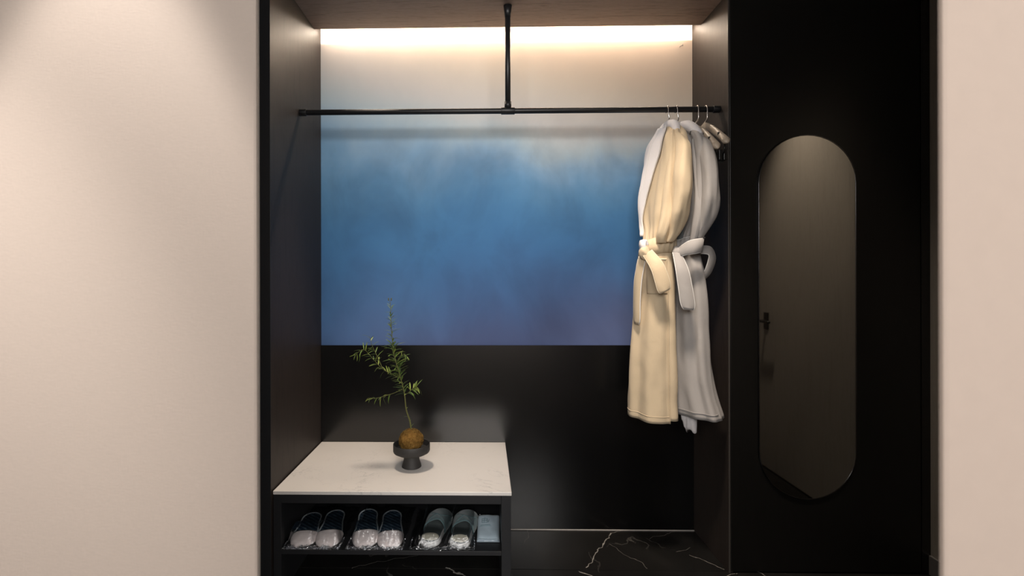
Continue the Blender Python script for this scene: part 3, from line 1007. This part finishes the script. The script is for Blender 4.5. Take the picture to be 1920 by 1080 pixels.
# ------------------------------------------------------------------ robes
class Robe:
    """a lofted garment: table rows (z, Lx, Ly, Rx, Ry, thickness); phi = 0 right edge, pi left edge, 3pi/2 the side facing the room"""
    def __init__(self, rows, seed, waist):
        self.rows = sorted(rows, key=lambda r: r[0]); self.seed = seed; self.waist = waist

    def row(self, z):
        R = self.rows
        z = min(max(z, R[0][0]), R[-1][0])
        for i in range(len(R) - 1):
            if R[i][0] <= z <= R[i + 1][0]:
                a = R[max(i - 1, 0)]; b = R[i]; c = R[i + 1]; d = R[min(i + 2, len(R) - 1)]
                t = (z - b[0]) / (c[0] - b[0])
                out = []
                for k in range(1, 6):
                    m1 = (c[k] - a[k]) / max(c[0] - a[0], 1e-6) * (c[0] - b[0]); m2 = (d[k] - b[k]) / max(d[0] - b[0], 1e-6) * (c[0] - b[0])
                    out.append((2 * t ** 3 - 3 * t * t + 1) * b[k] + (t ** 3 - 2 * t * t + t) * m1 + (-2 * t ** 3 + 3 * t * t) * c[k] + (t ** 3 - t * t) * m2)
                return out
        return list(R[-1][1:])

    def pt(self, z, phi, off=0):
        lx, ly, rx, ry, th = self.row(z)
        c = Vector(((lx + rx) / 2, (ly + ry) / 2)); h = Vector(((rx - lx) / 2, (ry - ly) / 2))
        hl = h.length; hd = h / hl; n = Vector((-hd.y, hd.x))
        if n.y > 0: n = -n      # towards the camera side
        # phi: cos along h, -sin towards the camera side
        cc = cos(phi); ss = -sin(phi)
        def sp(v, e): return math.copysign(abs(v) ** e, v)
        p = c + h * sp(cc, .85) + n * th * sp(ss, .85)
        # normal direction estimate
        nd = (hd * cc / hl + n * ss / th).normalized()
        zw = self.waist
        s = self.seed
        if z > zw:
            f = min((z - zw) / .05, 1) * min(max((1.95 - z) / .10, 0), 1)
            A = .015 * f
            d = A * (sin(5 * phi + 1.3 * s + 1.2 * sin(z * 6)) * .7 + .15 * sin(12 * phi + s * 2.1 + z * 5) + .5 * noise.noise(Vector((phi * 2, z * 5, s))))
            pinch = max(1 - (z - zw) / .12, 0)
            d += .004 * pinch * sin(19 * phi + s)
        else:
            f = min((zw - z) / .08, 1)
            k = min(max((zw - z) / .75, 0), 1)
            A = .005 + .006 * k
            d = A * f * (sin(5 * phi + s + .6 * sin(z * 4)) * .6 + .35 * sin(9 * phi + 2 * s) + .8 * noise.noise(Vector((cos(phi) * 2, z * 4, s + 4))))
            d += .003 * f * noise.noise(Vector((cos(phi) * 3 + z * 2, z * 11, s + 8)))
        q = p + nd * (d + off)
        return Vector((q.x, q.y, z))

    def body(self, z0, z1, nz=90, nphi=120):
        bm = bmesh.new()
        rings = []
        for j in range(nz + 1):
            z = z0 + (z1 - z0) * j / nz
            rings.append([self.pt(z, 2 * pi * i / nphi) for i in range(nphi)])
        # round the top over the shoulders
        last = rings[-1]; c = sum(last, Vector()) / len(last)
        for k, (sc_, dz) in enumerate(((.9, .004), (.7, .008), (.4, .010), (.12, .011))):
            rings.append([c + (p - c) * sc_ + Vector((0, 0, dz)) for p in last])
        loft(bm, rings, caps=True)
        # open hem: drop the bottom cap for a thin cloth edge
        bm.faces.ensure_lookup_table()
        fb = [f for f in bm.faces if len(f.verts) > 4 and f.calc_center_median().z < z0 + .02]
        bmesh.ops.delete(bm, geom=fb, context='FACES_ONLY')
        return bm

    def patch(self, z0, z1, f0, f1, off, nz=40, nf=10, bulge=0):
        bm = bmesh.new(); g = []
        for j in range(nz + 1):
            u = j / nz; z = z0 + (z1 - z0) * u
            a, b = f0(u), f1(u)
            g.append([bm.verts.new(self.pt(z, a + (b - a) * i / nf, off + bulge * sin(pi * i / nf))) for i in range(nf + 1)])
        for a, b in zip(g, g[1:]):
            for i in range(nf): bm.faces.new((a[i], a[i + 1], b[i + 1], b[i]))
        return bm


def interp(tab):
    def f(u):
        for (a, va), (b, vb) in zip(tab, tab[1:]):
            if a <= u <= b: return va + (vb - va) * (u - a) / (b - a)
        return tab[-1][1]
    return f


def ribbon(bm, pts, wid, thick=.0035, round_tip=True, k=6):
    """cloth strap: pts = centre points, wid = list of half-width vectors"""
    P = smooth_path(pts, k); W = smooth_path(wid, k); N = len(P); rings = []
    for i, (p, w_) in enumerate(zip(P, W)):
        t = (P[min(i + 1, N - 1)] - P[max(i - 1, 0)]).normalized()
        nn = t.cross(w_).normalized() * thick
        s = 1.0
        if round_tip and i > N - 5: s = [1, .96, .86, .66][i - (N - 4)]
        ww = w_ * s
        rings.append([p - ww - nn * .3, p - ww * .9 + nn * .8, p + nn, p + ww * .9 + nn * .8, p + ww - nn * .3, p - nn])
    loft(bm, rings)
    return [r[0] for r in rings], [r[4] for r in rings]


def piping(edges, r, mat, parent, close=True):
    bm = bmesh.new()
    a, b = edges
    tube(bm, list(a) + (list(reversed(b)) if close else []), r, 6)
    if not close: tube(bm, b, r, 6)
    return new_obj('piping', bm, mat, parent, True)


def V(*a): return Vector(a)


# ---- beige robe
robe = thing('bathrobe', 'beige bathrobe with white lapel and tied belt, hanging in front of the grey robe', 'bathrobe', (.78, 2.13, 1.93), 'bathrobes on the rail')
rows = [(1.908, .798, 2.180, .816, 2.100, .018), (1.882, .800, 2.225, .820, 2.065, .026), (1.838, .790, 2.285, .808, 2.000, .034), (1.762, .782, 2.310, .802, 1.975, .040), (1.665, .762, 2.275, .800, 1.975, .046),
        (1.583, .750, 2.250, .802, 1.99, .052), (1.513, .746, 2.220, .798, 2.005, .054), (1.456, .736, 2.180, .792, 2.040, .050), (1.405, .724, 2.160, .782, 2.060, .050),
        (1.353, .708, 2.170, .778, 2.060, .052), (1.296, .704, 2.190, .780, 2.060, .058), (1.158, .696, 2.200, .790, 2.060, .062), (.949, .682, 2.210, .792, 2.060, .066),
        (.786, .675, 2.220, .795, 2.060, .068), (.650, .668, 2.220, .800, 2.060, .070)]
RB = Robe(rows, 1.0, 1.385)
o = new_obj('body', RB.body(.650, 1.908), M['beige'], robe, True, solid=.003)
# camera-facing arc of phi: pi (left) .. 2pi (right)
lap0 = interp([(0, pi * 1.05), (.1, pi * 1.08), (.32, pi * 1.17), (.5, pi * 1.26), (.7, pi * 1.29), (.88, pi * 1.22), (1, pi * 1.15)])
lap1 = interp([(0, pi * 1.2), (.3, pi * 1.36), (.5, pi * 1.44), (.7, pi * 1.50), (.85, pi * 1.56), (1, pi * 1.64)])
o = new_obj('lapel', RB.patch(1.43, 1.905, lap0, lap1, .007, 50, 14, .006), M['white'], robe, True, solid=.004); o['label'] = 'white terry lapel'
lin0 = interp([(0, pi * .85), (1, pi * .85)]); lin1 = interp([(0, pi * 1.06), (.5, pi * 1.20), (1, pi * 1.22)])
o = new_obj('lining', RB.patch(1.60, 1.835, lin0, lin1, .004, 40, 14, .002), M['white'], robe, True, solid=.003); o['label'] = 'white lining showing at the far shoulder'


def edge_tube(rb, z0, z1, f, off, r, mat, parent, name='piping', n=50):
    bm = bmesh.new(); tube(bm, [rb.pt(z0 + (z1 - z0) * k / n, f(k / n), off) for k in range(n + 1)], r, 6)
    return new_obj(name, bm, mat, parent, True)


edge_tube(RB, 1.43, 1.905, lap1, .010, .0022, M['pipe_g'], robe)
edge_tube(RB, 1.43, 1.905, lambda u: (lap0(u) + lap1(u)) / 2, .0145, .0018, M['pipe_g'], robe)
# collar roll over the neck
bm = bmesh.new()
cpts = [V(.793, 2.215, 1.870), V(.795, 2.180, 1.898), V(.802, 2.130, 1.908), V(.808, 2.080, 1.895), V(.804, 2.045, 1.860)]
tube(bm, smooth_path(cpts, 6), lambda t: .012 + .010 * sin(pi * t), 12)
new_obj('collar', bm, M['white'], robe, True)


def sleeve(path, rads, mat, parent, seed, flat=.8, n=28):
    P = smooth_path(path, 7); bm = bmesh.new(); rings = []
    for i, p in enumerate(P):
        t = i / (len(P) - 1) * (len(rads) - 1); k = min(int(t), len(rads) - 2); r = rads[k] + (rads[k + 1] - rads[k]) * (t - k)
        ring = []
        for m in range(n):
            a = 2 * pi * m / n
            d = 1 + .10 * sin(3 * a + seed + i * .03) + .025 * sin(7 * a + seed * 2 + i * .05) + .24 * noise.noise(Vector((cos(a) * 1.5, sin(a) * 1.5, i * .09 + seed)))
            ring.append(p + Vector((cos(a) * r * d, sin(a) * r * d / flat, 0)))
        rings.append(ring)
    # shoulder dome
    p0 = rings[0]; c = sum(p0, Vector()) / n
    pre = [[c + (q - c) * s + Vector((0, 0, dz)) for q in p0] for s, dz in ((.15, .020), (.5, .017), (.82, .010))]
    loft(bm, pre + rings)
    return new_obj('sleeve', bm, mat, parent, True)


sleeve([V(.800, 2.030, 1.845), V(.803, 2.000, 1.81), V(.800, 1.968, 1.76), V(.795, 1.965, 1.665), V(.792, 1.973, 1.583), V(.786, 1.987, 1.505), V(.778, 2.01, 1.440), V(.764, 2.03, 1.395)],
       [.014, .022, .029, .034, .037, .034, .024, .013], M['beige'], robe, .6)
sleeve([V(.786, 2.040, 1.845), V(.779, 2.03, 1.78), V(.770, 2.02, 1.69), V(.763, 2.02, 1.60), V(.753, 2.025, 1.50), V(.740, 2.035, 1.43), V(.738, 2.045, 1.392)],
       [.010, .019, .025, .029, .030, .026, .018], M['beige'], robe, 2.2)
# belt: band, knot, loop, tails
bz = lambda phi: 1.377 + .012 * cos(phi)
bm = bmesh.new(); rings = []
for i in range(73):
    phi = 2 * pi * i / 72; z = bz(phi)
    a0 = RB.pt(z - .034, phi, .004); a1 = RB.pt(z + .034, phi, .004); b0 = RB.pt(z - .034, phi, .009); b1 = RB.pt(z + .034, phi, .009); mid = RB.pt(z, phi, .014)
    rings.append([a0, b0, mid, b1, a1])
loft(bm, rings, caps=False)
belt = new_obj('belt', bm, M['beige'], robe, True)
bm = bmesh.new(); bmesh.ops.create_icosphere(bm, subdivisions=3, radius=1)
for v in bm.verts:
    k = 1 + .25 * noise.noise(v.co * 1.6)
    v.co = V(.672, 2.050, 1.352) + V(v.co.x * .022 * k, v.co.y * .024 * k, v.co.z * .030 * k)
new_obj('knot', bm, M['beige'], belt, True)
bm = bmesh.new()
ribbon(bm, [V(.668, 2.05, 1.355), V(.660, 2.045, 1.385), V(.666, 2.05, 1.405), V(.676, 2.055, 1.385)], [V(.010, -.012, 0)] * 4, .004, False)
new_obj('loop', bm, M['white'], belt, True)
bm = bmesh.new()
e = ribbon(bm, [V(.676, 2.030, 1.352), V(.700, 1.995, 1.300), V(.716, 1.985, 1.250), V(.731, 1.984, 1.193)], [V(.016, -.004, .012), V(.022, -.004, .012), V(.025, -.003, .013), V(.026, -.002, .013)], .003)
new_obj('tail', bm, M['beige'], belt, True); piping(e, .0017, M['pipe_b'], belt)
bm = bmesh.new()
e = ribbon(bm, [V(.666, 2.060, 1.340), V(.655, 2.085, 1.250), V(.653, 2.10, 1.15), V(.656, 2.11, 1.05)], [V(.010, -.016, 0), V(.010, -.018, 0), V(.008, -.020, 0), V(.008, -.020, 0)], .003)
new_obj('tail', bm, M['beige'], belt, True); piping(e, .0020, M['pipe_g'], belt)
# front skirt panel edge, pocket and hem band
pk0 = interp([(0, pi * 1.52), (1, pi * 1.52)]); pk1 = interp([(0, pi * 1.90), (1, pi * 1.90)])
new_obj('pocket', RB.patch(1.18, 1.325, pk0, pk1, .006, 24, 16, .002), M['beige'], robe, True, solid=.004)
bm = bmesh.new(); tube(bm, [RB.pt(1.325, pi * (1.52 + .38 * k / 16), .009) for k in range(17)], .0024, 6); new_obj('piping', bm, M['pipe_b'], robe, True)
fr1 = interp([(0, pi * 1.885), (1, pi * 1.90)])
new_obj('front_panel', RB.patch(.640, 1.330, interp([(0, pi * 1.02), (1, pi * 1.06)]), fr1, .0055, 60, 30), M['beige'], robe, True, solid=.004)
edge_tube(RB, .640, 1.330, fr1, .008, .0022, M['beige'], robe, 'seam')
bm = bmesh.new(); tube(bm, [RB.pt(.668, pi * (1.02 + .865 * k / 30), .0075) for k in range(31)], .0016, 6); new_obj('hem_stitch', bm, M['beige'], robe, True)

# ---- grey robe
robe2 = thing('bathrobe', 'grey bathrobe with white piped belt, half behind the beige robe', 'bathrobe', (.88, 2.14, 1.93), 'bathrobes on the rail')
rows = [(1.895, .846, 2.180, .862, 2.095, .018), (1.872, .846, 2.220, .866, 2.065, .026), (1.834, .856, 2.280, .874, 2.000, .032), (1.760, .858, 2.310, .878, 1.972, .036), (1.653, .858, 2.290, .886, 1.965, .042),
        (1.547, .858, 2.255, .892, 1.972, .046), (1.478, .854, 2.220, .886, 1.998, .044), (1.432, .848, 2.180, .882, 2.035, .046), (1.392, .842, 2.180, .882, 2.060, .042),
        (1.342, .843, 2.200, .890, 2.055, .046), (1.250, .848, 2.220, .902, 2.045, .050), (1.111, .850, 2.220, .914, 2.042, .052), (.950, .852, 2.220, .924, 2.042, .056),
        (.812, .858, 2.230, .934, 2.036, .058), (.660, .864, 2.240, .966, 2.016, .062)]
RG = Robe(rows, 2.7, 1.372)
new_obj('body', RG.body(.660, 1.895), M['grey'], robe2, True, solid=.003)
o = new_obj('lining', RG.patch(1.40, 1.85, interp([(0, pi * 1.18), (1, pi * 1.10)]), interp([(0, pi * 1.62), (1, pi * 1.62)]), .004, 40, 14), M['dgrey'], robe2, True, solid=.002)
o['label'] = 'dark slate inner front'
bm = bmesh.new(); tube(bm, [RG.pt(1.712, pi * (1.2 + .42 * k / 12), .007) for k in range(13)], .0022, 6); new_obj('piping', bm, M['pipe_g'], robe2, True)
bm = bmesh.new()
tube(bm, smooth_path([V(.846, 2.20, 1.868), V(.850, 2.14, 1.896), V(.862, 2.085, 1.890), V(.872, 2.045, 1.866), V(.880, 2.015, 1.832)], 6), lambda t: .012 + .012 * sin(pi * (.25 + .6 * t)), 12)
o = new_obj('collar', bm, M['white'], robe2, True); o['label'] = 'white terry collar on the shoulder'
bm = bmesh.new()
tube(bm, [V(.8765, 2.024, 1.838) + V(.0275 * cos(t), .010 * sin(t), .022 * sin(t) ) for t in (pi * k / 12 for k in range(13))], .0018, 6)
new_obj('collar_cord', bm, M['black_plastic'], robe2, True)
sleeve([V(.886, 2.020, 1.822), V(.891, 1.990, 1.79), V(.892, 1.968, 1.74), V(.895, 1.960, 1.653), V(.898, 1.965, 1.56), V(.893, 1.982, 1.49), V(.880, 2.01, 1.425), V(.870, 2.03, 1.382)],
       [.018, .025, .030, .033, .036, .032, .020, .011], M['grey'], robe2, 1.1)
sleeve([V(.858, 2.015, 1.80), V(.860, 1.995, 1.72), V(.866, 1.985, 1.63), V(.868, 1.985, 1.54), V(.862, 1.995, 1.46), V(.858, 2.02, 1.39)], [.008, .014, .018, .020, .017, .012], M['grey'], robe2, 3.4)
bm = bmesh.new(); rings = []
for i in range(73):
    phi = 2 * pi * i / 72; z = 1.375 + .014 * cos(phi)
    rings.append([RG.pt(z - .030, phi, .004), RG.pt(z - .030, phi, .009), RG.pt(z, phi, .013), RG.pt(z + .030, phi, .009), RG.pt(z + .030, phi, .004)])
loft(bm, rings, caps=False)
belt2 = new_obj('belt', bm, M['grey'], robe2, True)
bm = bmesh.new()
for s in (-.030, .030): tube(bm, [RG.pt(1.375 + .014 * cos(2 * pi * i / 72) + s, 2 * pi * i / 72, .009) for i in range(73)], .0016, 6)
new_obj('piping', bm, M['pipe_g'], belt2, True)
bm = bmesh.new(); bmesh.ops.create_icosphere(bm, subdivisions=3, radius=1)
for v in bm.verts:
    k = 1 + .25 * noise.noise(v.co * 1.6 + V(4, 0, 0))
    v.co = V(.795, 2.03, 1.352) + V(v.co.x * .016 * k, v.co.y * .022 * k, v.co.z * .026 * k)
new_obj('knot', bm, M['grey'], belt2, True)
bm = bmesh.new()
e = ribbon(bm, [V(.795, 2.020, 1.350), V(.820, 1.985, 1.368), V(.850, 1.972, 1.374), V(.880, 1.985, 1.378), V(.892, 2.02, 1.378)], [V(.002, 0, .020), V(.003, 0, .027), V(.004, 0, .029), V(.004, 0, .028), V(0, 0, .026)], .004, False)
new_obj('loop', bm, M['grey'], belt2, True); piping(e, .0017, M['pipe_g'], belt2, False)
bm = bmesh.new()
e = ribbon(bm, [V(.790, 2.012, 1.350), V(.800, 1.985, 1.280), V(.812, 1.980, 1.200), V(.823, 1.980, 1.120)], [V(.016, -.004, -.002), V(.024, -.004, -.002), V(.027, -.004, -.003), V(.028, -.004, -.003)], .003)
new_obj('tail', bm, M['grey'], belt2, True); piping(e, .0017, M['pipe_g'], belt2)
bm = bmesh.new()
e = ribbon(bm, [V(.900, 2.05, 1.365), V(.938, 2.045, 1.360), V(.950, 2.05, 1.325), V(.938, 2.06, 1.275), V(.914, 2.065, 1.240)], [V(.002, .010, .016), V(.010, .010, .016), V(.020, .010, .004), V(.017, .010, -.006), V(.010, .008, -.006)], .003, False)
new_obj('loop', bm, M['grey'], belt2, True); piping(e, .0015, M['pipe_g'], belt2, False)
# crumpled white lining end hanging below the hem
bm = bmesh.new(); rings = []
for j in range(15):
    u = j / 14; z = .70 - .112 * u; c = V(.880 + .016 * u, 2.13, z); rr = .034 - .012 * u
    rings.append([c + V(rr * cos(a) * (1 + .18 * sin(4 * a + 5 * u)), rr * .7 * sin(a) * (1 + .18 * sin(5 * a)), .010 * sin(3 * a + 2) * u + .004 * sin(u * 22)) for a in (2 * pi * m / 32 for m in range(32))])
loft(bm, rings)
o = new_obj('lining_end', bm, M['white'], robe2, True); o['label'] = 'crumpled white lining end below the hem'
bm = bmesh.new(); tube(bm, [RG.pt(.686, pi * (1.0 + 1.0 * k / 40), .004) for k in range(41)], .0014, 6); new_obj('hem_stitch', bm, M['grey'], robe2, True)
